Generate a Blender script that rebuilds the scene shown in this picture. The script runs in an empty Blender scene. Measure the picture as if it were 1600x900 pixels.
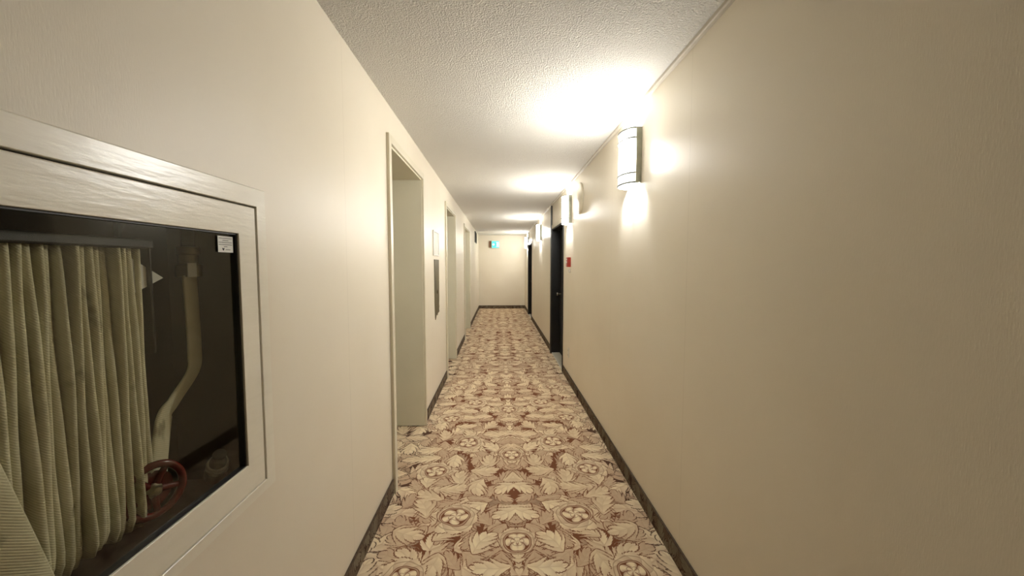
import bpy, bmesh, math, random
from mathutils import Vector, Matrix
PI = math.pi
random.seed(7)
D = bpy.data
COL = bpy.context.scene.collection
XL, XR, H, CZ = -0.70, 0.89, 2.515, 1.50      # corridor side walls, ceiling height, eye height
Y0, Y1 = -9.0, 13.0                            # wall behind the photographer, far end wall
XC = 0.095

# ------------------------------------------------------------------ camera
cam = D.objects.new('camera', D.cameras.new('camera')); COL.objects.link(cam)
cam.data.sensor_width = 36.0
cam.data.lens = 590.0/1600.0*36.0
cam.data.clip_start = 0.02
cam.location = (0, 0, CZ)
cam.rotation_euler = (PI/2 - math.atan(36/590.0), 0, -math.atan(20/590.0))
bpy.context.scene.camera = cam
# ------------------------------------------------------------------ world, exposure
w = D.worlds.new('world'); bpy.context.scene.world = w; w.use_nodes = True
w.node_tree.nodes['Background'].inputs[0].default_value = (0.9, 0.85, 0.75, 1)
w.node_tree.nodes['Background'].inputs[1].default_value = 0.0
vs = bpy.context.scene.view_settings
vs.view_transform = 'Standard'; vs.look = 'None'; vs.gamma = 1.0; vs.use_curve_mapping = False
vs.exposure = 2.1
LAMP_W = 40.0            # bulb inside each wall sconce
GLOW = 1.3              # frosted sconce shade
LAMP_COL = (0.96, 0.985, 1.03)

# ------------------------------------------------------------------ node helpers
class N:
    """tiny expression builder for shader maths"""
    def __init__(s, nt): s.nt = nt
    def node(s, typ, **kw):
        n = s.nt.nodes.new(typ)
        for k, v in kw.items(): setattr(n, k, v)
        return n
    def link(s, a, b): s.nt.links.new(a, b)
    def put(s, sock, v):
        if isinstance(v, X): s.link(v.o, sock)
        elif hasattr(v, 'is_output'): s.link(v, sock)
        else: sock.default_value = v
    def m(s, op, *a):
        n = s.node('ShaderNodeMath', operation=op)
        for i, v in enumerate(a): s.put(n.inputs[i], v)
        return X(s, n.outputs[0])
    def mix(s, f, a, b):
        n = s.node('ShaderNodeMix', data_type='RGBA')
        s.put(n.inputs[0], f); s.put(n.inputs[6], a); s.put(n.inputs[7], b)
        return n.outputs[2]
    def step(s, a, e0, e1):
        n = s.node('ShaderNodeMapRange', interpolation_type='SMOOTHSTEP')
        s.put(n.inputs[0], a); n.inputs[1].default_value = e0; n.inputs[2].default_value = e1
        return X(s, n.outputs[0])
    def xyz(s, v):
        n = s.node('ShaderNodeSeparateXYZ'); s.link(v, n.inputs[0])
        return [X(s, o) for o in n.outputs]
    def vec(s, a, b, c=0.0):
        n = s.node('ShaderNodeCombineXYZ')
        for i, v in enumerate((a, b, c)): s.put(n.inputs[i], v)
        return n.outputs[0]
    def noise(s, v, scale, detail=3, rough=0.5):
        n = s.node('ShaderNodeTexNoise'); s.put(n.inputs['Vector'], v)
        n.inputs['Scale'].default_value = scale; n.inputs['Detail'].default_value = detail
        n.inputs['Roughness'].default_value = rough
        return X(s, n.outputs[0])
    def pos(s): return s.node('ShaderNodeNewGeometry').outputs['Position']
class X:
    def __init__(s, n, o): s.n, s.o = n, o
    def __add__(s, b): return s.n.m('ADD', s, b)
    __radd__ = __add__
    def __sub__(s, b): return s.n.m('SUBTRACT', s, b)
    def __rsub__(s, b): return s.n.m('SUBTRACT', b, s)
    def __mul__(s, b): return s.n.m('MULTIPLY', s, b)
    __rmul__ = __mul__
    def __truediv__(s, b): return s.n.m('DIVIDE', s, b)
    def abs(s): return s.n.m('ABSOLUTE', s)
    def fract(s): return s.n.m('FRACT', s)
    def sin(s): return s.n.m('SINE', s)
    def pow(s, b): return s.n.m('POWER', s, b)
    def sqrt(s): return s.n.m('SQRT', s)
def mat(name, color=(0.8, 0.8, 0.8), rough=0.5, metal=0.0, spec=0.5, emit=None, emit_s=1.0):
    m = D.materials.new(name); m.use_nodes = True
    p = m.node_tree.nodes['Principled BSDF']
    p.inputs['Base Color'].default_value = (*color, 1)
    p.inputs['Roughness'].default_value = rough
    p.inputs['Metallic'].default_value = metal
    p.inputs['Specular IOR Level'].default_value = spec
    if emit:
        p.inputs['Emission Color'].default_value = (*emit, 1)
        p.inputs['Emission Strength'].default_value = emit_s
    return m, N(m.node_tree), p
def bump(n, p, h, strength, dist):
    b = n.node('ShaderNodeBump'); b.inputs['Strength'].default_value = strength
    b.inputs['Distance'].default_value = dist
    n.put(b.inputs['Height'], h); n.link(b.outputs[0], p.inputs['Normal'])

# ---- carpet motif groups -------------------------------------------------
CREAM = (0.87, 0.74, 0.51, 1); TAN = (0.64, 0.48, 0.32, 1); PINK = (0.54, 0.365, 0.245, 1)
RUST = (0.18, 0.058, 0.024, 1); DARK = (0.055, 0.030, 0.022, 1)
def new_group(name, ins, outs):
    g = D.node_groups.new(name, 'ShaderNodeTree')
    for t, k in ins: g.interface.new_socket(k, in_out='INPUT', socket_type=t)
    for t, k in outs: g.interface.new_socket(k, in_out='OUTPUT', socket_type=t)
    n = N(g); gi = g.nodes.new('NodeGroupInput'); go = g.nodes.new('NodeGroupOutput')
    return g, n, gi, go
def leaf_group():
    F, V, C = 'NodeSocketFloat', 'NodeSocketVector', 'NodeSocketColor'
    g, n, gi, go = new_group('acanthus_leaves',
        [(V, 'P'), (F, 'Scale'), (F, 'Seed'), (C, 'Under'), (C, 'Light'), (C, 'Shade'), (C, 'Line')], [(C, 'Color')])
    P = gi.outputs['P']; sc = X(n, gi.outputs['Scale']); seed = X(n, gi.outputs['Seed'])
    x, y, _ = n.xyz(P)
    px = x*sc + seed; py = y*sc + seed*1.7
    vo = n.node('ShaderNodeTexVoronoi', voronoi_dimensions='2D', feature='F1')
    n.link(n.vec(px, py), vo.inputs['Vector']); vo.inputs['Scale'].default_value = 1.0
    vo.inputs['Randomness'].default_value = 0.62
    cx, cy, _ = n.xyz(vo.outputs['Position']); r1, r2, r3 = n.xyz(vo.outputs['Color'])
    dx = px - cx; dy = py - cy
    a = r1*6.2832; ca = n.m('COSINE', a); sa = a.sin()
    u = (dx*ca + dy*sa)/1.06 + 0.5
    v0 = (dy*ca - dx*sa)/1.06
    bend = (r2 - 0.5)*1.5
    v = v0 - (u*(1.0 - u) - 0.16)*bend
    av = v.abs()
    ph = u*3.6 - av*3.0 + r3*2.0
    saw = ph.fract()                       # lobes, pointing towards the tip
    fine = (u*15.0 - av*8.0).fract()
    body = n.m('MAXIMUM', (u*3.1416).sin(), 0.0).pow(0.62)
    wd = body*((saw*0.20 + 0.185) + fine*0.05)
    d = wd - av
    inside = n.step(d, 0.0, 0.012)
    core = n.step(d, 0.036, 0.062)
    vein = n.step(saw, 0.0, 0.14)*n.step(n.m('SUBTRACT', 1.0, saw), 0.0, 0.10)
    rib = n.step(av, 0.006, 0.03)
    side = n.step(v, -0.03, 0.05)
    sh = n.m('MINIMUM', n.m('MAXIMUM', side*0.25 + saw*0.45 + n.step(r3, .2, .8)*0.35 + n.noise(n.vec(px, py), 5.0, 2)*0.5 - 0.35, 0.0), 1.0)
    col = n.mix(sh, gi.outputs['Light'], gi.outputs['Shade'])
    col = n.mix((1.0 - vein*rib)*0.60, col, gi.outputs['Shade'])
    col = n.mix(core, gi.outputs['Line'], col)
    col = n.mix(inside, gi.outputs['Under'], col)
    n.link(col, go.inputs[0])
    return g
def scroll_group():
    F, V, C = 'NodeSocketFloat', 'NodeSocketVector', 'NodeSocketColor'
    g, n, gi, go = new_group('scroll_rosette',
        [(V, 'P'), (F, 'Cx'), (F, 'Cy'), (F, 'R'), (F, 'Spin'), (F, 'Phase'), (C, 'Under'), (C, 'Light'), (C, 'Shade'), (C, 'Line')], [(C, 'Color')])
    I = lambda k: X(n, gi.outputs[k])
    x, y, _ = n.xyz(gi.outputs['P'])
    T = 0.94
    dx = (x - I('Cx'))/I('R')
    dy = ((y - I('Cy'))/T + 0.5).fract() - 0.5
    dy = dy*T/I('R')*I('Spin')
    rho = (dx*dx + dy*dy).sqrt()
    th = n.m('ARCTAN2', dy, dx)/6.2832 + I('Phase')
    t = (th + 1.0).fract()                    # 0..1 round the scroll
    saw = (t*9.0 + rho*1.2).fract()
    fine = (t*31.0 + rho*3.0).fract()
    outer = 1.16 + t*0.62 + (saw*0.24 + fine*0.06)*n.step(t, 0.05, 0.4)
    tip = n.step(n.m('SUBTRACT', 1.0, t), 0.0, 0.05)
    dl = (outer - rho)*tip
    inring = n.step(rho, 1.02, 1.08)
    inleaf = n.step(dl, 0.0, 0.05)
    core = n.step(dl, 0.05, 0.11)
    vein = n.step(saw, 0.0, 0.12)*n.step(n.m('ABSOLUTE', rho - (1.14 + t*0.3)), 0.01, 0.06)
    shd = n.m('MINIMUM', saw*0.55 + n.step(rho, 1.6, 1.0)*0.35, 1.0)
    col = n.mix(shd, gi.outputs['Light'], gi.outputs['Shade'])
    col = n.mix((1.0 - vein)*0.5, col, gi.outputs['Line'])
    col = n.mix(core, gi.outputs['Line'], col)
    col = n.mix(inleaf, gi.outputs['Under'], col)
    # rosette
    th = th + rho*0.10
    pet = (th*5.0).fract(); pp = ((pet - 0.5).abs()*2.0)
    R2 = 0.84 - pp.pow(3.0)*0.22
    inn = (th*4.0 + 0.3).fract(); ip = ((inn - 0.5).abs()*2.0)
    R3 = 0.42 - ip.pow(3.0)*0.12
    rc = n.mix(n.step(pp, 0.2, 0.95), gi.outputs['Light'], gi.outputs['Shade'])
    rc = n.mix(n.step(n.m('ABSOLUTE', rho - R3), 0.0, 0.05)*0.7 + 0.3, gi.outputs['Line'], rc)
    rc = n.mix(n.step(pp, 0.98, 0.86)*1.0, gi.outputs['Line'], rc)
    rc = n.mix(n.step(R2 - rho, 0.0, 0.03), gi.outputs['Line'], rc)
    rc = n.mix(n.step(rho, 0.84, 0.90), rc, gi.outputs['Shade'])
    rim = n.step(rho, 1.04, 0.98)
    rc2 = n.mix(n.step(rho, 0.93, 0.97), rc, gi.outputs['Line'])
    col = n.mix(rim, col, rc2)
    n.link(col, go.inputs[0])
    return g
LEAF = leaf_group(); SCROLL = scroll_group()
def carpet_material(name, upright=False):
    m, n, p = mat(name, rough=0.95, spec=0.1)
    x, y, z = n.xyz(n.pos())
    wob = n.noise(n.vec((x - XC).abs(), y), 6.0, 1)
    if upright:
        P = n.vec((x - XC).abs()*1.0 + z, y + x); edge = 1.0
    else:
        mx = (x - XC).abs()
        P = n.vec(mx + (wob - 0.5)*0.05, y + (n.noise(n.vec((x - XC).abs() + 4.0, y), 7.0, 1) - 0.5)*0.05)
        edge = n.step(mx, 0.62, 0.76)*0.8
    dk = lambda c, k: tuple(v*k for v in c[:3]) + (1,)
    k = 0.27 if upright else 1.0
    C, Tn, Pk, Rs = dk(CREAM, k), dk(TAN, k), dk(PINK, k), dk(RUST, 0.2 if upright else 1)
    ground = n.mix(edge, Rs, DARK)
    def leaves(under, sc, seed, li, shd):
        g = n.node('ShaderNodeGroup'); g.node_tree = LEAF
        n.put(g.inputs['P'], P); g.inputs['Scale'].default_value = sc; g.inputs['Seed'].default_value = seed
        n.put(g.inputs['Under'], under); g.inputs['Light'].default_value = li; g.inputs['Shade'].default_value = shd
        n.put(g.inputs['Line'], ground)
        return g.outputs[0]
    mul = 1.35 if upright else 1.0
    c = leaves(ground, 5.2*mul, 3.1, Pk, dk(PINK, 0.6*k))
    c = leaves(c, 6.0*mul, 11.7, Tn, Pk)
    c = leaves(c, 4.3*mul, 23.3, C, Pk)
    c = leaves(c, 6.4*mul, 37.9, Tn, Pk)
    c = leaves(c, 5.0*mul, 51.3, C, Tn)
    if not upright:
        for cx, cy, r, s, ph in ((0.0, 0.08, 0.075, 1, 0.25), (0.36, 0.30, 0.085, 1, 0.1), (0.56, 0.80, 0.078, -1, 0.85)):
            g = n.node('ShaderNodeGroup'); g.node_tree = SCROLL
            n.put(g.inputs['P'], P)
            for kk, v in (('Cx', cx), ('Cy', cy), ('R', r), ('Spin', s), ('Phase', ph), ('Light', C), ('Shade', Pk if r > .07 else Tn)): g.inputs[kk].default_value = v
            n.put(g.inputs['Under'], c); n.put(g.inputs['Line'], ground)
            c = g.outputs[0]
        pass
    fuzz = n.noise(n.pos(), 420.0, 2)
    c = n.mix(fuzz*0.14, c, dk(TAN, 0.6*k))
    n.link(c, p.inputs['Base Color'])
    bump(n, p, n.noise(n.pos(), 260.0, 3), 0.5, 0.004)
    return m
M = {}
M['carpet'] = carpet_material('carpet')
M['carpet_base'] = carpet_material('carpet_base', True)
# painted vinyl wall covering
m, n, p = mat('wall_paint', rough=0.42, spec=0.35); M['wall'] = m
P_ = n.pos(); x, y, z = n.xyz(P_)
c = n.mix(n.step(n.noise(P_, 1.3, 3), 0.35, 0.7), (0.81, 0.745, 0.615, 1), (0.78, 0.71, 0.575, 1))
seam = 1.0 - n.step((((y + 0.065)/1.22 + 0.0).fract() - 0.5).abs(), 0.0, 0.0016)
c = n.mix(seam*0.35, c, (0.35, 0.29, 0.2, 1))
n.link(c, p.inputs['Base Color'])
st = n.noise(n.vec(x*30.0, y*30.0, z*9.0), 9.0, 3)
lin = n.noise(n.vec(x*140.0, y*420.0, z*60.0), 1.0, 2)
bump(n, p, st*0.6 + lin*0.5 - seam*0.6, 0.22, 0.0012)
# popcorn ceiling
m, n, p = mat('popcorn_ceiling', (0.89, 0.865, 0.80), rough=0.95, spec=0.1); M['ceiling'] = m
vo = n.node('ShaderNodeTexVoronoi', feature='F1'); vo.inputs['Scale'].default_value = 130.0
dis = n.node('ShaderNodeVectorMath', operation='ADD'); ns = n.node('ShaderNodeTexNoise'); ns.inputs['Scale'].default_value = 60.0
sc_ = n.node('ShaderNodeVectorMath', operation='SCALE'); sc_.inputs['Scale'].default_value = 0.02
n.link(ns.outputs['Color'], sc_.inputs[0]); n.link(n.pos(), ns.inputs['Vector']); n.link(n.pos(), dis.inputs[0]); n.link(sc_.outputs[0], dis.inputs[1])
n.link(dis.outputs[0], vo.inputs['Vector'])
hh = (1.0 - X(n, vo.outputs['Distance'])*1.4)*(0.3 + n.noise(n.pos(), 75.0, 2)) + n.noise(n.pos(), 110.0, 6, 0.7)*1.2
bump(n, p, hh, 1.0, 0.007)
def noisy(name, c1, c2, scale, rough=0.5, metal=0.0, spec=0.5, bs=0.1, bd=0.001, stretch=(1, 1, 1), bscale=None):
    m, n, p = mat(name, c1, rough, metal, spec)
    x, y, z = n.xyz(n.pos()); v = n.vec(x*stretch[0], y*stretch[1], z*stretch[2])
    nz = n.noise(v, scale, 4)
    n.link(n.mix(n.step(nz, 0.3, 0.7), (*c1, 1), (*c2, 1)), p.inputs['Base Color'])
    if bs: bump(n, p, n.noise(v, bscale or scale*3, 3), bs, bd)
    return m
M['trim'] = noisy('cream_trim_paint', (0.74, 0.68, 0.53), (0.70, 0.64, 0.49), 4, 0.35, bs=0.15)
M['jamb'] = noisy('jamb_paint', (0.78, 0.74, 0.58), (0.75, 0.71, 0.55), 3, 0.5, bs=0.15)
M['cab'] = noisy('cabinet_enamel', (0.83, 0.78, 0.65), (0.80, 0.75, 0.62), 5, 0.28, bs=0.55, bd=0.0012, stretch=(1, 1, 6), bscale=14)
M['black'] = noisy('black_enamel', (0.004, 0.0038, 0.0035), (0.007, 0.0065, 0.006), 8, 0.5, bs=0.1)
M['bronze'] = noisy('dark_bronze_frame', (0.016, 0.013, 0.010), (0.026, 0.021, 0.015), 8, 0.4, bs=0.1)
M['race'] = noisy('raceway_paint', (0.60, 0.55, 0.46), (0.55, 0.50, 0.41), 12, 0.4)
M['nickel'] = noisy('brushed_nickel', (0.42, 0.43, 0.36), (0.34, 0.36, 0.30), 20, 0.38, metal=0.8)
M['band'] = noisy('dark_satin_nickel', (0.16, 0.165, 0.14), (0.13, 0.135, 0.115), 20, 0.45, metal=0.5)
M['chrome'] = noisy('chrome', (0.75, 0.75, 0.72), (0.62, 0.62, 0.6), 30, 0.12, metal=1.0, bs=0)
M['satin'] = noisy('satin_metal', (0.85, 0.85, 0.80), (0.6, 0.6, 0.56), 60, 0.3, metal=0.4, bs=0)
M['brass'] = noisy('aged_brass', (0.42, 0.36, 0.24), (0.30, 0.26, 0.18), 40, 0.35, metal=0.9)
M['red'] = noisy('red_enamel', (0.13, 0.005, 0.005), (0.10, 0.004, 0.004), 15, 0.18, bs=0.1)
M['alarm'] = noisy('alarm_red', (0.50, 0.035, 0.02), (0.42, 0.03, 0.018), 15, 0.3, bs=0)
M['white'] = noisy('white_plastic', (0.82, 0.80, 0.74), (0.78, 0.76, 0.70), 10, 0.4, bs=0)
M['paper'] = noisy('paper', (0.80, 0.79, 0.74), (0.74, 0.73, 0.67), 14, 0.8, bs=0.1)
M['ink'] = noisy('ink', (0.03, 0.03, 0.03), (0.05, 0.05, 0.05), 20, 0.8, bs=0)
M['cabin'] = noisy('cabinet_interior_brown', (0.07, 0.045, 0.031), (0.05, 0.031, 0.022), 6, 0.6, bs=0.2)
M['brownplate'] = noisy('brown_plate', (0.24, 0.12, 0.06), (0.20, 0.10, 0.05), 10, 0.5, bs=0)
M['sill'] = noisy('threshold_stone', (0.72, 0.69, 0.60), (0.64, 0.61, 0.53), 18, 0.3, bs=0)
M['steel'] = noisy('elevator_steel', (0.40, 0.37, 0.30), (0.34, 0.31, 0.25), 6, 0.4, metal=0.7, stretch=(1, 1, .1))
M['callplate'] = noisy('bronze_call_plate', (0.19, 0.155, 0.075), (0.10, 0.082, 0.042), 7, 0.45, metal=0.3, stretch=(1, 1, .5))
M['edge_dark'] = noisy('edge_shadow_and_fitting_black', (0.012, 0.010, 0.009), (0.02, 0.017, 0.014), 9, 0.5, bs=0)  # near-black for the shadow strip round the pane, also pipe and nozzle
# woven fire hose jacket with slanted twill ribs and grey stains
m, n, p = mat('woven_hose', rough=0.85, spec=0.15); M['hose'] = m
x, y, z = n.xyz(n.pos())
tw = ((z*210.0 + y*150.0 + x*120.0).fract() - 0.5).abs()*2.0
stn = n.step(n.noise(n.vec(x*8.0, y*14.0, z*7.0), 1.6, 3), 0.60, 0.74)
c = n.mix(n.step(n.noise(n.pos(), 14.0, 3), 0.3, 0.7), (0.80, 0.76, 0.56, 1), (0.70, 0.65, 0.45, 1))
c = n.mix(stn*0.65, c, (0.12, 0.10, 0.06, 1)); c = n.mix(tw*0.15, c, (0.22, 0.18, 0.10, 1))
n.link(c, p.inputs['Base Color']); bump(n, p, tw + n.noise(n.pos(), 300, 2)*0.4, 0.5, 0.0010)
# cabinet glass
m = D.materials.new('cabinet_glass'); m.use_nodes = True; nt = m.node_tree; nt.nodes.clear(); n = N(nt)
o_ = n.node('ShaderNodeOutputMaterial'); mx_ = n.node('ShaderNodeMixShader'); tr = n.node('ShaderNodeBsdfTransparent'); gl = n.node('ShaderNodeBsdfGlossy')
tr.inputs[0].default_value = (0.93, 0.93, 0.90, 1); gl.inputs['Color'].default_value = (0.5, 0.5, 0.5, 1); gl.inputs['Roughness'].default_value = 0.04
fr = n.node('ShaderNodeFresnel'); fr.inputs[0].default_value = 1.5
n.link((X(n, fr.outputs[0])*0.14).o, mx_.inputs[0]); n.link(tr.outputs[0], mx_.inputs[1]); n.link(gl.outputs[0], mx_.inputs[2]); n.link(mx_.outputs[0], o_.inputs[0])
M['glass'] = m
m, n, p = mat('frosted_lit_shade', (0.16, 0.16, 0.15), rough=0.5, emit=LAMP_COL, emit_s=GLOW); M['shade'] = m
nx, ny, nz_ = n.xyz(n.node('ShaderNodeNewGeometry').outputs['Normal'])      # frosted glass: brightest at the bulge in front of the bulb
n.link(((nx*nx*0.8 + 0.2)*GLOW).o, p.inputs['Emission Strength'])
tp = n.node('ShaderNodeBsdfTransparent'); tp.inputs[0].default_value = (1, 0.98, 0.94, 1)      # part of the bulbs' light passes straight through the glass
mxs = n.node('ShaderNodeMixShader'); n.link((0.68 - nx*nx*0.26).o, mxs.inputs[0])
n.link(tp.outputs[0], mxs.inputs[1]); n.link(p.outputs[0], mxs.inputs[2])
n.link(mxs.outputs[0], m.node_tree.nodes['Material Output'].inputs[0])
m, n, p = mat('lit_bulb', (0.9, 0.9, 0.86), rough=0.5, emit=LAMP_COL, emit_s=20.0); M['bulb'] = m
m, n, p = mat('frosted_end_glass', (0.5, 0.5, 0.47), rough=0.5, emit=LAMP_COL, emit_s=GLOW*1.5); M['endglass'] = m
tp = n.node('ShaderNodeBsdfTransparent'); mxs = n.node('ShaderNodeMixShader'); mxs.inputs[0].default_value = 0.72
n.link(tp.outputs[0], mxs.inputs[1]); n.link(p.outputs[0], mxs.inputs[2]); n.link(mxs.outputs[0], m.node_tree.nodes['Material Output'].inputs[0])
m, n, p = mat('exit_green', (0.05, 0.5, 0.35), emit=(0.10, 0.80, 0.66), emit_s=0.24); M['exit_green'] = m
m, n, p = mat('exit_white', (0.8, 0.9, 0.9), emit=(0.55, 1.0, 1.0), emit_s=0.26); M['exit_white'] = m
m, n, p = mat('exit_blue', (0.02, 0.25, 0.3), emit=(0.03, 0.36, 0.42), emit_s=0.2); M['exit_dark'] = m

# ------------------------------------------------------------------ mesh helpers (world coordinates)
WL = {}
def B(): return bmesh.new()
def box(bm, x0, x1, y0, y1, z0, z1, bev=0.0, seg=2):
    r = bmesh.ops.create_cube(bm, size=1.0)
    for v in r['verts']:
        v.co = Vector(((x0 + x1)/2 + v.co.x*(x1 - x0), (y0 + y1)/2 + v.co.y*(y1 - y0), (z0 + z1)/2 + v.co.z*(z1 - z0)))
    if bev:
        es = list({e for v in r['verts'] for e in v.link_edges})
        bmesh.ops.bevel(bm, geom=es, offset=bev, segments=seg, affect='EDGES', profile=0.5)
    return bm
def tube(bm, pts, r, seg=12, cap=True, squash=None):
    """round (or squashed) tube along points; r number or list"""
    pts = [Vector(q) for q in pts]; rings = []; up = Vector((0.13, 0.21, 0.97)).normalized()
    for i, q in enumerate(pts):
        t = (pts[min(i + 1, len(pts) - 1)] - pts[max(i - 1, 0)]).normalized()
        a = t.cross(up)
        if a.length < 1e-3: a = t.cross(Vector((1, 0, 0)))
        a.normalize(); b = t.cross(a).normalized(); rr = r[i] if isinstance(r, (list, tuple)) else r
        rings.append([bm.verts.new(q + (a*math.cos(k*2*PI/seg) + b*math.sin(k*2*PI/seg))*rr) for k in range(seg)])
    for i in range(len(rings) - 1):
        for k in range(seg):
            bm.faces.new((rings[i][k], rings[i][(k + 1) % seg], rings[i + 1][(k + 1) % seg], rings[i + 1][k]))
    if cap: bm.faces.new(rings[0][::-1]); bm.faces.new(rings[-1])
    return bm
def lathe(bm, c, axis, prof, seg=28):
    """prof: list of (distance along axis, radius)"""
    c = Vector(c); ax = Vector(axis).normalized()
    a = ax.cross(Vector((0, 0, 1)));
    if a.length < 1e-3: a = ax.cross(Vector((1, 0, 0)))
    a.normalize(); b = ax.cross(a)
    rings = [[bm.verts.new(c + ax*h + (a*math.cos(k*2*PI/seg) + b*math.sin(k*2*PI/seg))*max(r, 1e-4)) for k in range(seg)] for h, r in prof]
    for i in range(len(rings) - 1):
        for k in range(seg): bm.faces.new((rings[i][k], rings[i][(k + 1) % seg], rings[i + 1][(k + 1) % seg], rings[i + 1][k]))
    bm.faces.new(rings[0][::-1]); bm.faces.new(rings[-1])
    return bm
def prism(bm, pts, d):
    """extrude polygon pts (3d list) by vector d"""
    d = Vector(d); a = [bm.verts.new(Vector(q)) for q in pts]; b = [bm.verts.new(Vector(q) + d) for q in pts]
    bm.faces.new(a); bm.faces.new(b[::-1])
    for i in range(len(a)): j = (i + 1) % len(a); bm.faces.new((a[j], a[i], b[i], b[j]))
    return bm
def obj(name, bm, m, parent=None, smooth=False):
    bmesh.ops.recalc_face_normals(bm, faces=bm.faces[:])
    if parent is not None: base = WL[parent]
    else:
        xs = [v.co for v in bm.verts]
        base = Vector(((min(v.x for v in xs) + max(v.x for v in xs))/2, (min(v.y for v in xs) + max(v.y for v in xs))/2, min(v.z for v in xs)))
    me = D.meshes.new(name)
    for v in bm.verts: v.co -= base
    bm.to_mesh(me); bm.free()
    if smooth:
        for q in me.polygons: q.use_smooth = True
        if smooth != 'all':
            try: me.set_sharp_from_angle(angle=math.radians(40))
            except Exception: pass
    me.materials.append(m if not isinstance(m, str) else M[m])
    o = D.objects.new(name, me); COL.objects.link(o)
    if parent is not None: o.parent = parent
    else: o.location = base
    WL[o] = base
    return o
def thing(name, loc, label, cat, group=None, kind=None):
    o = D.objects.new(name, None); COL.objects.link(o); o.location = loc; o.empty_display_size = 0.1
    WL[o] = Vector(loc); return tag(o, label, cat, group, kind)
def tag(o, label, cat, group=None, kind=None):
    o['label'] = label; o['category'] = cat
    if group: o['group'] = group
    if kind: o['kind'] = kind
    return o
def struct(o, label, cat): return tag(o, label, cat, kind='structure')
def copy_tree(o, dy):
    r = o.copy(); COL.objects.link(r); r.location = o.location + Vector((0, dy, 0))
    for ch in list(o.children):
        c = ch.copy(); COL.objects.link(c); c.parent = r
        for g in list(ch.children):
            d = g.copy(); COL.objects.link(d); d.parent = c
    return r
def wall_boxes(bm, xa, xb, y0, y1, z0, z1, holes):
    ys = sorted({y0, y1, *[h[0] for h in holes], *[h[1] for h in holes]})
    for a, b in zip(ys[:-1], ys[1:]):
        mid = (a + b)/2; hs = [h for h in holes if h[0] < mid < h[1]]
        z = z0
        for h in sorted(hs, key=lambda q: q[2]):
            if h[2] > z: box(bm, xa, xb, a, b, z, h[2])
            z = h[3]
        if z < z1: box(bm, xa, xb, a, b, z, z1)
    bmesh.ops.remove_doubles(bm, verts=bm.verts[:], dist=1e-5)
    # drop the doubled faces between neighbouring boxes
    seen = {}
    for f in bm.faces: seen.setdefault(tuple(sorted(v.index for v in f.verts)), []).append(f)
    return bm

# ------------------------------------------------------------------ room shell
WT = 0.35
EL = [(2.47, 3.475), (5.0, 6.0), (7.6, 8.9)]          # elevator openings in the left wall
ETOP = 2.27
DR = [(5.22, 6.33), (10.30, 11.36)]                    # recessed doors in the right wall
DTOP = 2.10
CB = dict(y0=0.365, y1=1.105, z0=0.868, z1=1.664)      # cabinet opening
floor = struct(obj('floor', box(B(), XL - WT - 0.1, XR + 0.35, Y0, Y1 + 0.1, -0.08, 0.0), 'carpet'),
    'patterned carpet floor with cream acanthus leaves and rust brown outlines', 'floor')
struct(obj('ceiling', box(B(), XL - WT - 0.1, XR + 0.35, Y0, Y1 + 0.1, H, H + 0.1), 'ceiling'),
    'white popcorn textured ceiling running the length of the corridor', 'ceiling')
struct(obj('wall_left', wall_boxes(B(), XL - WT, XL, Y0, Y1, 0, H, [(a, b, 0, ETOP) for a, b in EL] + [(CB['y0'], CB['y1'], CB['z0'], CB['z1'])]), 'wall'),
    'cream vinyl covered wall on the left with hose cabinet and elevator openings', 'wall')
struct(obj('wall_right', wall_boxes(B(), XR, XR + 0.25, Y0, Y1, 0, H, [(a, b, 0, DTOP) for a, b in DR]), 'wall'),
    'cream vinyl covered wall on the right carrying the lit sconces', 'wall')
struct(obj('wall_far', box(B(), XL - WT, XR + 0.25, Y1, Y1 + 0.1, 0, H), 'wall'), 'cream end wall of the corridor below the green exit sign', 'wall')
struct(obj('wall_near', box(B(), XL - WT, XR + 0.25, Y0 - 0.1, Y0, 0, H), 'wall'), 'cream wall closing the corridor behind the photographer', 'wall')
# carpeted baseboards
def baseboard(name, x0, x1, y0, y1, label, axis='y'):
    t = thing(name, ((x0 + x1)/2, (y0 + y1)/2, 0), label, 'baseboard', kind='structure')
    obj('carpet_strip', box(B(), x0, x1, y0, y1, 0, 0.098, 0.002, 1), 'carpet_base', t)
    bx = 0.002
    obj('bound_edge', box(B(), x0 - (bx if x0 > XC else 0), x1 + (bx if x1 < XC else 0), y0 - (bx if axis == 'x' else 0), y1, 0.098, 0.106, 0.002, 2), 'black' if False else 'bind', t)
M['bind'] = noisy('carpet_binding', (0.10, 0.065, 0.04), (0.06, 0.04, 0.025), 60, 0.9, bs=0.3)
BT = 0.009
segs_l = [(Y0, EL[0][0] - 0.06), (EL[0][1] + 0.055, EL[1][0] - 0.06), (EL[1][1] + 0.055, EL[2][0] - 0.06), (EL[2][1] + 0.055, Y1)]
lab_l = ['dark leaf patterned carpet baseboard under the fire hose cabinet', 'carpet baseboard on left wall between first and second elevator openings',
         'carpet baseboard on left wall between second and third elevator openings', 'carpet baseboard on left wall beyond the third opening']
for (a, b), l in zip(segs_l, lab_l): baseboard('baseboard_left', XL, XL + BT, a, b, l)
segs_r = [(Y0, DR[0][0] - 0.03), (DR[0][1] + 0.09, DR[1][0] - 0.03), (DR[1][1] + 0.09, Y1)]
lab_r = ['long dark carpet baseboard at the foot of the right wall, nearest stretch', 'carpet baseboard on right wall between the two black doors', 'short carpet baseboard on right wall beyond the far black door']
for (a, b), l in zip(segs_r, lab_r): baseboard('baseboard_right', XR - BT, XR, a, b, l)
baseboard('baseboard_far', XL + BT, XR - BT, Y1 - BT, Y1, 'dark brown carpet baseboard along the end wall', 'x')

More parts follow.
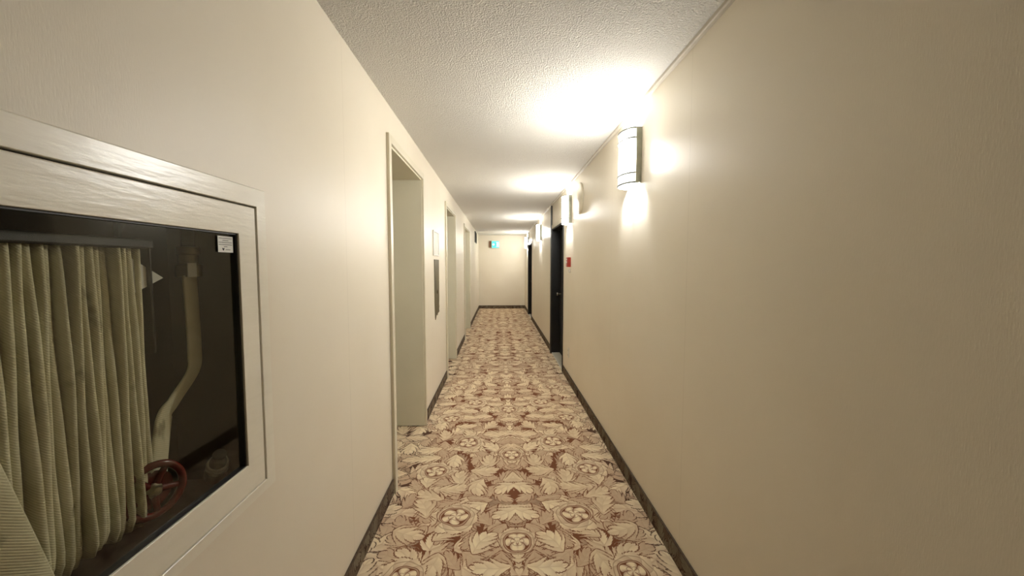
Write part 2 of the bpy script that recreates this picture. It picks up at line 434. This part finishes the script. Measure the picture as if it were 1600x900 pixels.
# elevator entrances (doors 1-3)
labs = ['nearest elevator opening with cream casing on the left wall, beyond the hose cabinet',
        'second elevator opening on the left wall, just past the bronze call plate',
        'third and farthest cream framed opening on the left wall']
for i, (a, b) in enumerate(EL):
    t = thing('door_%d' % (i + 1), (XL - 0.2, (a + b)/2, 0), labs[i], 'doorway', kind='structure')
    cw, pr_ = 0.052, 0.020
    for (p0, p1) in ((a - cw, a), (b, b + 0.03)):
        obj('side_casing', box(B(), XL, XL + pr_, p0, p1, 0, ETOP + cw, 0.003), 'trim', t)
    obj('head_casing', box(B(), XL, XL + pr_, a, b, ETOP, ETOP + cw, 0.003), 'trim', t)
    jt = 0.012
    for (p0, p1) in ((a, a + jt), (b - jt, b)):
        obj('jamb', box(B(), XL - WT + 0.03, XL + 0.002, p0, p1, 0.006, ETOP - jt), 'jamb', t)
    obj('soffit', box(B(), XL - WT + 0.03, XL + 0.002, a, b, ETOP - jt, ETOP), 'jamb', t)
    mid = (a + b)/2
    for (p0, p1) in ((a, mid - 0.002), (mid + 0.002, b)):
        obj('door_panel', box(B(), XL - WT - 0.005, XL - WT + 0.02, p0, p1, 0.012, ETOP, 0.003), 'steel', t)
    obj('sill', box(B(), XL - WT - 0.02, XL - WT + 0.07, a + jt, b - jt, 0, 0.008), 'steel', t)

# black recessed doors on the right (doors 4, 5)
labs = ['nearer black recessed door on the right wall beside the red alarm box', 'far black recessed door on the right wall near the end wall']
for i, (a, b) in enumerate(DR):
    t = thing('door_%d' % (i + 4), (XR + 0.12, (a + b)/2, 0), labs[i], 'door', kind='structure')
    for (p0, p1) in ((a, a + 0.02), (b - 0.02, b)):
        obj('jamb', box(B(), XR - 0.004, XR + 0.15, p0, p1, 0.0, DTOP - 0.02), 'black', t)
    obj('head_jamb', box(B(), XR - 0.004, XR + 0.15, a, b, DTOP - 0.02, DTOP), 'black', t)
    obj('side_casing', box(B(), XR - 0.012, XR, a - 0.02, a, 0, DTOP + 0.0, 0.002), 'black', t)
    obj('side_casing', box(B(), XR - 0.022, XR, b, b + 0.085, 0, H - 0.03, 0.003), 'bronze', t)
    obj('head_casing', box(B(), XR - 0.012, XR, a - 0.02, b, DTOP, DTOP + 0.06, 0.003), 'trim', t)
    lf = obj('door_leaf', box(B(), XR + 0.13, XR + 0.172, a + 0.02, b - 0.02, 0.02, DTOP - 0.02, 0.002), 'black', t)
    for z0, z1 in ((0.22, 0.92), (1.12, 1.92)):
        bm = B()
        for q in ((a + 0.15, a + 0.165, z0, z1), (b - 0.165, b - 0.15, z0, z1), (a + 0.165, b - 0.165, z0, z0 + 0.015), (a + 0.165, b - 0.165, z1 - 0.015, z1)):
            box(bm, XR + 0.124, XR + 0.131, *q, 0.002, 1)
        obj('panel_moulding', bm, 'black', lf)
    ky = b - 0.115
    bm = B(); lathe(bm, (XR + 0.131, ky, 1.02), (-1, 0, 0), [(0, 0.030), (0.008, 0.030), (0.010, 0.012), (0.035, 0.011), (0.042, 0.024), (0.058, 0.028), (0.068, 0.020), (0.070, 0.0)])
    obj('door_knob', bm, 'chrome', lf, True)
    obj('threshold', box(B(), XR - 0.002, XR + 0.15, a + 0.02, b - 0.02, 0.0, 0.018, 0.004), 'sill', t)

# cable raceway along the ceiling corner, in pieces, with end clips
def raceway(y0, y1, z, label):
    t = thing('trim_1', (XR - 0.01, (y0 + y1)/2, z - 0.02), label, 'trim', kind='structure')
    t.name = 'trim_%d' % raceway.k; raceway.k += 1
    bm = B(); d = 0.021
    pts = [(XR, y0, z), (XR - d, y0, z), (XR - d, y0, z - d*0.75), (XR - d*0.72, y0, z - d), (XR, y0, z - d)]
    prism(bm, pts, (0, y1 - y0, 0)); obj('channel', bm, 'race', t)
    q = y0 + 0.9
    while q < y1 - 0.1:
        obj('clip', box(B(), XR - d - 0.0015, XR, q, q + 0.012, z - d - 0.0015, z, 0.001, 1), 'race', t); q += 1.5
    obj('end_cap', box(B(), XR - d - 0.003, XR, y1 - 0.03, y1, z - d - 0.003, z, 0.002), 'race', t)
raceway.k = 1
raceway(Y0, 4.60, H, 'grey beige cable raceway in the corner over the right wall, near length')
raceway(4.86, DR[0][1], H, 'short cable raceway over the nearer black door')
raceway(DR[0][1] + 0.09, DR[1][1], H, 'cable raceway above the right wall between the black doors')

# ------------------------------------------------------------------ wall sconces
def sconce(y0):
    W, PJ, BD, z0, z1 = 0.25, 0.105, 0.036, 2.015, 2.360
    yc = y0 + W/2
    t = thing('wall_sconce', (XR, yc, z0), '', 'lamp', 'sconces along the right wall')
    obj('backplate', box(B(), XR - 0.004, XR, y0 + 0.004, y0 + W - 0.004, z0, z1), 'bronze', t)
    for (a, b) in ((y0, y0 + 0.007), (y0 + W - 0.007, y0 + W)):
        bm = box(B(), XR - BD, XR, a, b, z0, z1, 0.002)
        obj('side_rail', bm, 'nickel', t)
    def arc(d, n_=32):
        return [(XR - BD + 0.004 - (PJ - BD - 0.004 + d)*math.sin(PI*k/n_), yc - (W/2 - 0.013 + d)*math.cos(PI*k/n_)) for k in range(n_ + 1)]
    bm = B(); A = arc(0.0)
    vs_ = [[bm.verts.new((x, y, z)) for x, y in A] for z in (z0 + 0.004, z1 - 0.004)]
    for k in range(len(A) - 1): bm.faces.new((vs_[0][k], vs_[0][k + 1], vs_[1][k + 1], vs_[1][k]))
    sh_ = obj('shade', bm, 'shade', t, 'all')
    md = sh_.modifiers.new('thick', 'SOLIDIFY'); md.thickness = 0.003; md.offset = 0.0
    for z in (z0 + 0.006, z1 - 0.008):
        bm = B(); E_ = arc(0.0); prism(bm, [(x, y, z) for x, y in E_] , (0, 0, 0.002)); obj('end_diffuser', bm, 'endglass', t)
    for z, h in ((z0, 0.010), (z0 + 0.060, 0.009), (z1 - 0.069, 0.009), (z1 - 0.010, 0.010)):
        bm = B(); O = arc(0.008); I_ = arc(0.0035)
        ring = [[bm.verts.new((x, y, zz)) for x, y in Q] for Q, zz in ((O, z), (O, z + h), (I_, z + h), (I_, z))]
        for k in range(len(O) - 1):
            for j in range(4): bm.faces.new((ring[j][k], ring[j][k + 1], ring[(j + 1) % 4][k + 1], ring[(j + 1) % 4][k]))
        obj('band', bm, 'band', t, True)
    for zz in (0.100, 0.150, 0.200, 0.250):
        L = D.lights.new('bulb_light', 'POINT'); L.energy = LAMP_W/4; L.color = LAMP_COL; L.shadow_soft_size = 0.016
        lo = D.objects.new('bulb_light', L); COL.objects.link(lo); lo.parent = t; lo.location = (-0.056, 0, zz)
    for zz in (0.010, 0.330):
        bm = B(); tube(bm, [(XR - 0.004, yc, z0 + zz + 0.006), (XR - 0.030, yc, z0 + zz + 0.006)], 0.005, 10); obj('mounting_stud', bm, 'nickel', t, True)
    return t
s1 = sconce(2.37)
s1['label'] = 'nearest lit half cylinder sconce with nickel bands on the right wall'
for y, l in ((4.66, 'second lit sconce on the right wall, above the red alarm beside the nearer black door'),
             (7.97, 'third lit sconce on the right wall, between the two black doors'),
             (11.65, 'farthest small sconce on the right wall next to the end wall')):
    c = copy_tree(s1, y - 2.37); c['label'] = l

# ------------------------------------------------------------------ things on the right wall
bm = B(); lathe(bm, (XR, 4.155, 2.225), (-1, 0, 0), [(0, 0.170), (0.010, 0.170), (0.016, 0.166), (0.020, 0.155), (0.026, 0.10), (0.028, 0.0)], 48)
t = thing('round_cover', (XR, 4.155, 2.055), 'round cream cover disc high on the right wall between first and second sconces', 'cover')
obj('disc', bm, 'trim', t, True)
bm = B(); lathe(bm, (XR - 0.026, 4.155, 2.225), (-1, 0, 0), [(0, 0.007), (0.003, 0.006), (0.004, 0.0)], 12); obj('screw', bm, 'nickel', t, True)
t = thing('fire_alarm_pull_station', (XR, 4.72, 1.47), 'small red fire alarm pull station on the right wall beside the nearer black door', 'alarm')
obj('housing', box(B(), XR - 0.045, XR, 4.67, 4.77, 1.475, 1.595, 0.006), 'alarm', t)
obj('pull_handle', box(B(), XR - 0.060, XR - 0.044, 4.685, 4.755, 1.520, 1.545, 0.004), 'white', t)
obj('name_strip', box(B(), XR - 0.0465, XR - 0.045, 4.69, 4.75, 1.560, 1.580), 'white', t)
t = thing('call_box', (XR, 4.72, 1.40), 'tiny white switch box under the red alarm', 'switch')
obj('housing', box(B(), XR - 0.02, XR, 4.70, 4.745, 1.405, 1.445, 0.004), 'white', t)
obj('button', box(B(), XR - 0.025, XR - 0.019, 4.714, 4.731, 1.417, 1.433, 0.002), 'trim', t)
t = thing('wall_outlet', (XR, 4.77, 0.31), 'white electrical outlet low on the right wall beside the nearer black door', 'outlet')
pl = obj('cover_plate', box(B(), XR - 0.007, XR, 4.73, 4.81, 0.315, 0.435, 0.003), 'white', t)
for z in (0.345, 0.405):
    so = obj('socket', box(B(), XR - 0.009, XR - 0.006, 4.752, 4.788, z - 0.016, z + 0.016, 0.002), 'trim', t)
    for yy in (4.763, 4.777): obj('slot', box(B(), XR - 0.0095, XR - 0.0088, yy - 0.0015, yy + 0.0015, z - 0.006, z + 0.006), 'ink', so)

# ------------------------------------------------------------------ things on the left wall beyond the first opening
t = thing('notice_sign', (XL, 4.20, 1.60), 'white framed notice above the bronze plate between the first two openings', 'sign')
obj('sheet', box(B(), XL, XL + 0.006, 4.05, 4.36, 1.615, 1.855), 'paper', t)
for q in ((4.03, 4.05, 1.60, 1.87), (4.36, 4.38, 1.60, 1.87), (4.05, 4.36, 1.60, 1.615), (4.05, 4.36, 1.855, 1.87)):
    obj('frame_strip', box(B(), XL, XL + 0.012, *q, 0.002), 'white', t)
t = thing('elevator_call_plate', (XL, 4.24, 0.93), 'tall tarnished bronze elevator plate with ragged lower edge below the white notice', 'panel')
pts = [(4.09, 1.56), (4.39, 1.56), (4.392, 1.10), (4.375, 1.05), (4.395, 1.02), (4.372, 0.99), (4.39, 0.965), (4.33, 0.955), (4.30, 0.965), (4.25, 0.935), (4.20, 0.955), (4.16, 0.92), (4.125, 0.90), (4.11, 0.93), (4.095, 1.1)]
obj('plate', prism(B(), [(XL, a, b) for a, b in pts], (0.006, 0, 0)), 'callplate', t)
bm = B(); lathe(bm, (XL + 0.006, 4.24, 1.20), (1, 0, 0), [(0, 0.022), (0.004, 0.022), (0.006, 0.015), (0.009, 0.014), (0.010, 0.0)], 20)
obj('call_button', bm, 'callplate', t, True)
t = thing('air_grille', (XL, 11.25, 2.16), 'dark square air grille high on the left wall near the end', 'vent')
obj('backing', box(B(), XL, XL + 0.004, 10.92, 11.58, 2.17, 2.45), 'black', t)
for q in ((10.90, 10.925, 2.15, 2.47), (11.575, 11.60, 2.15, 2.47), (10.925, 11.575, 2.15, 2.172), (10.925, 11.575, 2.448, 2.47)):
    obj('frame_strip', box(B(), XL, XL + 0.02, *q, 0.003), 'bronze', t)
s0 = None
for k in range(9):
    z = 2.185 + k*0.030
    bm = prism(B(), [(XL + 0.004, 10.925, z + 0.012), (XL + 0.018, 10.925, z), (XL + 0.018, 10.925, z + 0.003), (XL + 0.004, 10.925, z + 0.016)], (0, 0.65, 0))
    obj('slat', bm, 'bronze', t)

# ------------------------------------------------------------------ exit sign on the end wall
ex0, ex1, ez0, ez1 = -0.262, 0.008, 2.070, 2.320
t = thing('exit_sign', ((ex0 + ex1)/2, Y1, ez0), 'small lit green and white running man exit sign on the end wall', 'sign')
obj('brown_side_plate', box(B(), ex0 - 0.085, ex0 + 0.004, Y1 - 0.03, Y1, ez0 + 0.02, ez1 - 0.005, 0.003), 'brownplate', t)  # brown plate reaching past the left edge of the housing
obj('housing', box(B(), ex0, ex1, Y1 - 0.07, Y1, ez0, ez1, 0.006), 'white', t)
yf = Y1 - 0.0705
obj('lit_face', box(B(), ex0 + 0.012, ex1 - 0.012, yf - 0.002, yf, ez0 + 0.012, ez1 - 0.012), 'exit_green', t)
def flat(pts, name, m, lift=0.0):
    obj(name, prism(B(), [(a, yf - 0.003 - lift, b) for a, b in pts], (0, -0.0015, 0)), m, t)
cz = (ez0 + ez1)/2
flat([(ex0 + .03, cz), (ex0 + .08, cz + .05), (ex0 + .08, cz + .02), (ex0 + .105, cz + .02), (ex0 + .105, cz - .02), (ex0 + .08, cz - .02), (ex0 + .08, cz - .05)], 'arrow', 'exit_white')
flat([(ex0 + .165, cz - .085), (ex0 + .245, cz - .085), (ex0 + .245, cz + .085), (ex0 + .165, cz + .085)], 'doorway_symbol', 'exit_white')
bm = B(); lathe(bm, (ex0 + .155, yf - .003, cz + .062), (0, -1, 0), [(0, .016), (.003, .016)], 16); obj('running_figure_head', bm, 'exit_dark', t)
flat([(ex0 + .135, cz + .04), (ex0 + .172, cz + .04), (ex0 + .20, cz + .012), (ex0 + .192, cz + .002), (ex0 + .172, cz + .018), (ex0 + .165, cz - .012), (ex0 + .192, cz - .04), (ex0 + .196, cz - .082), (ex0 + .180, cz - .082), (ex0 + .174, cz - .046),
      (ex0 + .150, cz - .028), (ex0 + .135, cz - .055), (ex0 + .105, cz - .062), (ex0 + .105, cz - .048), (ex0 + .126, cz - .042), (ex0 + .140, cz - .005), (ex0 + .143, cz + .022), (ex0 + .128, cz + .018), (ex0 + .120, cz - .005), (ex0 + .109, cz - .002), (ex0 + .116, cz + .028)], 'running_figure', 'exit_dark', 0.002)

# ------------------------------------------------------------------ fire hose cabinet
y0, y1, z0, z1 = CB['y0'], CB['y1'], CB['z0'], CB['z1']
cabt = thing('fire_hose_cabinet', (XL - 0.1, (y0 + y1)/2, z0), 'cream recessed fire hose cabinet with glazed door on the left wall', 'cabinet')
XB = XL - 0.235
bm = B()
box(bm, XB - 0.004, XB, y0, y1, z0, z1)
for q in ((y0, y0 + 0.004, z0, z1), (y1 - 0.004, y1, z0, z1), (y0, y1, z0, z0 + 0.004), (y0, y1, z1 - 0.004, z1)): box(bm, XB, XL - 0.004, *q)
obj('body', bm, 'cabin', cabt)
fl, fx = 0.043, 0.013
GAP = 0.004
bm = B()
oy0, oy1, oz0, oz1 = y0 - fl, y1 + fl, z0 - 0.032, z1 + 0.052
def ring(bm, xa, xb, outer, inner, bev):
    """flat rectangular frame between x planes xa (wall) and xb (front), bevelled on the front edges"""
    def loop(r, x, d): return [bm.verts.new((x, *q)) for q in ((r[0] - d, r[2] - d), (r[1] + d, r[2] - d), (r[1] + d, r[3] + d), (r[0] - d, r[3] + d))]
    L = [loop(outer, xa, 0), loop(outer, xb - bev, 0), loop(outer, xb, -bev), loop(inner, xb, bev*0.4), loop(inner, xb - bev*0.4, 0), loop(inner, xa, 0)]
    for i in range(6):
        for k in range(4): bm.faces.new((L[i][k], L[i][(k + 1) % 4], L[(i + 1) % 6][(k + 1) % 4], L[(i + 1) % 6][k]))
    return bm
obj('flange', ring(B(), XL - 0.002, XL + fx, (oy0, oy1, oz0, oz1), (y0, y1, z0, z1), 0.003), 'cab', cabt)
dy0, dy1, dz0, dz1 = y0 + GAP, y1 - GAP, z0 + GAP*0.4, z1 - GAP
gy0, gy1, gz0, gz1 = 0.44, 1.030, 0.949, 1.583
dx0, dx1 = XL - 0.010, XL + 0.011
dr = obj('door_frame', ring(B(), dx0, dx1, (dy0, dy1, dz0, dz1), (gy0, gy1, gz0, gz1), 0.0025), 'cab', cabt)
bm = B(); gs = 0.004
for q in ((gy0, gy0 + gs, gz0, gz1), (gy1 - gs, gy1, gz0, gz1), (gy0, gy1, gz0, gz0 + gs*.5), (gy0, gy1, gz1 - gs, gz1)): box(bm, dx0, XL + 0.006, *q)
obj('pane_edge_shadow', bm, 'edge_dark', dr)  # dark strips stand in for the shadow where the glass sits back
obj('glass_pane', box(B(), XL - 0.002, XL + 0.001, gy0 + 0.001, gy1 - 0.001, gz0 + 0.001, gz1 - 0.001), 'glass', dr)
for zz in (z0 + 0.15, z1 - 0.15): obj('hinge', tube(B(), [(XL + 0.012, y0 + 0.002, zz - 0.03), (XL + 0.012, y0 + 0.002, zz + 0.03)], 0.005, 10), 'nickel', cabt)
# sticker on the pane: six lines of small print and a maple-leaf like mark
st0, st1, sz0, sz1 = 0.967, 1.020, 1.532, 1.573
sk = tag(obj('sticker', box(B(), XL + 0.0010, XL + 0.0018, st0, st1, sz0, sz1), 'paper'), 'small white printed sticker in the top right corner of the cabinet glass', 'sticker')
def words(z, a, b, h, n_):
    r = random.Random(int(z*9999)); q = a
    bm = B()
    while q < b:
        wd = min(r.uniform(0.0018, 0.0048), b - q); box(bm, XL + 0.0018, XL + 0.0021, q, q + wd, z - h/2, z + h/2); q += wd + 0.0009
    return bm
mid = (st0 + st1)/2
for z, hw in ((1.5675, .0225), (1.5620, .010), (1.5570, .0235), (1.5515, .0235), (1.5465, .006)):
    obj('print_line', words(z, mid - hw, mid + hw, 0.0013, 6), 'ink', sk)
obj('print_line', words(1.5390, mid, mid + 0.016, 0.0013, 3), 'ink', sk)
obj('emblem', prism(B(), [(XL + 0.0018, mid - .0085 + a, 1.5395 + b) for a, b in ((-.004, .003), (-.002, .0035), (0, .0018), (.002, .0035), (.004, .003), (.0025, -.0005), (0, -.0035), (-.0025, -.0005))], (0.0003, 0, 0)), 'ink', sk)

# ------------------------------------------------------------------ folded fire hose on its rack
ht = thing('fire_hose', (XL - 0.12, 0.66, 0.88), 'cream woven fire hose hanging in vertical folds inside the glazed cabinet', 'hose')
hz = obj('folded_hose', B() if False else box(B(), XL - 0.19, XL - 0.185, 0.40, 0.84, 0.98, 1.50), 'hose', ht)
NF = 29
for k in range(NF):
    f = k/(NF - 1)
    yt = 0.405 + f*0.440                                       # hanging point along the rack
    yb = yt + (0.008 if f > .5 else -0.01)*abs(f - .5)*2 + random.uniform(-.003, .003)
    xf = XL - 0.072 - random.uniform(0, 0.016)                 # front edge
    th = 0.0135*random.uniform(0.85, 1.1)
    zb = 0.928 + random.uniform(-0.010, 0.016) + 0.05*max(0, f - 0.93)/0.07
    zt = 1.535
    wx = 0.085
    bm = B(); ns, rows = 7, 26; rings = []
    for j in range(rows + 1):
        s = j/rows; z = zt + (zb - zt)*s
        wob = 0.0009*math.sin(s*7 + k*1.9) + 0.0005*math.sin(s*19 + k)
        yc = yt + (yb - yt)*s + wob; fr_ = 0.004*math.sin(s*5 + k*2.3)
        round_ = min(1, (1 - s)*rows/2.2 + 0.12); round_ = math.sqrt(max(0, 1 - (1 - round_)**2))
        tz = th*(0.80 + 0.35*s)*0.5
        xa = xf + fr_ - 0.02*(1 - round_); xb = xf - wx + 0.02*(1 - round_)
        sec = []
        for i in range(ns): a_ = -PI/2 + PI*i/(ns - 1); sec.append((xa - tz*0.8 + math.cos(a_)*tz*0.8*1.3, yc + math.sin(a_)*tz*(0.35 + .65*round_)))
        for i in range(ns): a_ = PI/2 + PI*i/(ns - 1); sec.append((xb + math.cos(a_)*tz, yc + math.sin(a_)*tz*(0.35 + .65*round_)))
        rings.append([bm.verts.new((x, y, z)) for x, y in sec])
    for j in range(rows):
        for i in range(len(sec)): bm.faces.new((rings[j][i], rings[j][(i + 1) % len(sec)], rings[j + 1][(i + 1) % len(sec)], rings[j + 1][i]))
    bm.faces.new(rings[0]); bm.faces.new(rings[-1][::-1])
    obj('hose_fold', bm, 'hose', hz, 'all')
def strap(pts, width_dir, w_, th, name, parent):
    """flat hose ribbon through pts with rounded edges; width_dir per point"""
    bm = B(); rings = []
    P3 = [Vector(q) for q in pts]
    for i, q in enumerate(P3):
        t_ = (P3[min(i + 1, len(P3) - 1)] - P3[max(i - 1, 0)]).normalized(); wd = Vector(width_dir[i] if isinstance(width_dir[0], (tuple, list)) else width_dir)
        wd = (wd - t_*wd.dot(t_)).normalized(); nn = t_.cross(wd)
        ww = w_[i] if isinstance(w_, (list, tuple)) else w_
        rings.append([bm.verts.new(q + wd*(ww/2)*math.cos(a) + nn*(th/2)*math.copysign(abs(math.sin(a))**0.6, math.sin(a))) for a in [2*PI*k/14 for k in range(14)]])
    for i in range(len(rings) - 1):
        for k in range(14): bm.faces.new((rings[i][k], rings[i][(k + 1) % 14], rings[i + 1][(k + 1) % 14], rings[i + 1][k]))
    bm.faces.new(rings[0]); bm.faces.new(rings[-1][::-1])
    o = obj(name, bm, 'hose', parent, 'all'); return o
def bez(P, n_=6):
    out = []
    for i in range(len(P) - 1):
        p0 = Vector(P[max(i - 1, 0)]); p1 = Vector(P[i]); p2 = Vector(P[i + 1]); p3 = Vector(P[min(i + 2, len(P) - 1)])
        for k in range(n_):
            t_ = k/n_; out.append(0.5*((2*p1) + (p2 - p0)*t_ + (2*p0 - 5*p1 + 4*p2 - p3)*t_*t_ + (3*p1 - p0 - 3*p2 + p3)*t_**3))
    out.append(Vector(P[-1])); return out
# hose from the top coupling down behind the valve
X1 = XL - 0.10
P = [(X1, 1.003, 1.475), (X1, 1.006, 1.40), (X1, 1.008, 1.28), (X1, 1.000, 1.225), (X1 - .005, 0.945, 1.165), (X1 - .005, 0.915, 1.135), (X1, 0.895, 1.07), (X1, 0.885, 1.0), (X1 + .005, 0.882, 0.95)]
strap(bez(P), (-0.25, 1, 0.05), 0.062, 0.012, 'feed_hose', ht)
# tail of the hose crossing the folds at the lower left
P = [(XL - 0.050, 0.515, 1.29), (XL - 0.046, 0.536, 1.20), (XL - 0.044, 0.560, 1.10), (XL - 0.044, 0.588, 0.985), (XL - 0.048, 0.612, 0.890)]
strap(bez(P), (0.1, 1, 0.3), 0.070, 0.012, 'hose_tail', ht)
rk = thing('hose_rack', (XL - 0.12, 0.64, 1.54), 'dark metal rack bar holding the hose folds at the top of the cabinet', 'rack')
obj('rack_plate', box(B(), XL - 0.17, XL - 0.065, 0.39, 0.868, 1.536, 1.556, 0.003), 'black', rk)
obj('rack_side', box(B(), XL - 0.17, XL - 0.075, 0.866, 0.872, 1.30, 1.556, 0.002), 'bronze', rk)
for q in (0.40, 0.63, 0.862): obj('hanger', box(B(), XL - 0.14, XL - 0.13, q - 0.004, q + 0.004, 1.556, z1 - 0.004), 'bronze', rk)
# valve with red handwheel
vt = thing('hose_valve', (XL - 0.09, 0.885, 0.872), 'fire hose valve with round red handwheel at the foot of the cabinet', 'valve')
C_ = Vector((XL - 0.075, 0.845, 0.995))
ax = Vector((1, -0.35, 0.10)).normalized()
ax = Vector((0.93, -0.34, 0.05)).normalized()
a1 = ax.cross(Vector((0, 0, 1))).normalized(); a2 = ax.cross(a1)
bm = B(); R_ = 0.056; ri = 0.0085
for i in range(41):
    pass
rg = []
for i in range(40):
    th = 2*PI*i/40; cdir = a1*math.cos(th) + a2*math.sin(th); rr = R_
    rg.append([bm.verts.new(C_ + cdir*(rr + ri*math.cos(b)) + ax*ri*math.sin(b)) for b in [2*PI*k/10 for k in range(10)]])
for i in range(40):
    for k in range(10): bm.faces.new((rg[i][k], rg[i][(k + 1) % 10], rg[(i + 1) % 40][(k + 1) % 10], rg[(i + 1) % 40][k]))
wh = obj('handwheel', bm, 'red', vt, 'all')
bm = B()
for k in range(5):
    th = 2*PI*k/5 + 0.4; cdir = a1*math.cos(th) + a2*math.sin(th)
    tube(bm, [C_ - ax*0.004 + cdir*0.006, C_ - ax*0.003 + cdir*(R_ - 0.002)], [0.009, 0.006], 10)
obj('spoke', bm, 'red', wh, True)
bm = B(); lathe(bm, C_ - ax*0.010, ax, [(0, 0.040), (0.003, 0.041), (0.006, 0.028), (0.007, 0.0)], 28); obj('web', bm, 'red', wh, True)
bm = B(); lathe(bm, C_ - ax*0.012, ax, [(0, 0.016), (0.014, 0.016), (0.018, 0.012), (0.022, 0.009), (0.026, 0.008), (0.028, 0.0)], 20); obj('hub_nut', bm, 'brass', wh, True)
bm = B(); tube(bm, [C_ - ax*0.012, C_ - ax*0.085], [0.010, 0.012], 14); obj('stem', bm, 'brass', vt, True)
bm = B(); vb = C_ - ax*0.10
lathe(bm, vb + Vector((0, 0, -0.098)), (0, 0, 1), [(0, 0.034), (0.02, 0.034), (0.022, 0.028), (0.06, 0.032), (0.09, 0.038), (0.115, 0.030), (0.12, 0.036), (0.14, 0.036), (0.142, 0.02)], 24)
obj('valve_body', bm, 'brass', vt, True)
# coupling high in the cabinet
ct = thing('hose_coupling', (X1, 1.003, 1.47), 'metal coupling and pipe at the top of the single hose run', 'coupling')
bm = B(); lathe(bm, (X1, 1.003, 1.470), (0, 0, 1), [(0, 0.027), (0.03, 0.027), (0.033, 0.021), (0.055, 0.020), (0.058, 0.024), (0.075, 0.024), (0.078, 0.014)], 24); obj('swivel_collar', bm, 'brass', ct, True)
bm = B(); tube(bm, [(X1, 1.003, 1.54), (X1, 1.003, 1.64), (X1, 1.003, z1 - 0.004)], 0.014, 16); obj('supply_pipe', bm, 'edge_dark', ct, True)
tag(obj('tag_label', box(B(), X1 + 0.026, X1 + 0.028, 0.965, 0.992, 1.470, 1.505), 'paper'), 'tiny white tag stuck on the metal coupling', 'tag')
# inspection card
tag(obj('inspection_card', prism(B(), [(XL - 0.085, a, b) for a, b in ((0.828, 1.518), (0.908, 1.470), (0.828, 1.436))], (0.0015, 0, 0)), 'paper'), 'tilted white inspection card behind the right edge of the hose folds', 'card')
# nozzle with chrome collar
nt_ = thing('hose_nozzle', (XL - 0.10, 1.05, 0.872), 'black hose nozzle with chrome collar in the lower right corner of the cabinet', 'nozzle')
P0 = Vector((XL - 0.075, 1.035, 0.955)); dn = Vector((-0.15, 0.55, 0.0)).normalized(); dn = Vector((-0.35, 0.35, -0.55)).normalized()
bm = B(); lathe(bm, P0 - dn*0.005, dn, [(0, 0.024), (0.008, 0.026), (0.010, 0.020), (0.013, 0.020), (0.015, 0.026), (0.028, 0.026), (0.030, 0.019)], 24); obj('collar', bm, 'white', nt_, True)
bm = B(); lathe(bm, P0 + dn*0.02, dn, [(0, 0.020), (0.02, 0.027), (0.045, 0.027), (0.05, 0.022), (0.06, 0.016)], 24); obj('barrel', bm, 'edge_dark', nt_, True)
bm = B(); lathe(bm, P0 - dn*0.05, dn, [(0, 0.016), (0.02, 0.015), (0.045, 0.020)], 20); obj('tip', bm, 'edge_dark', nt_, True)
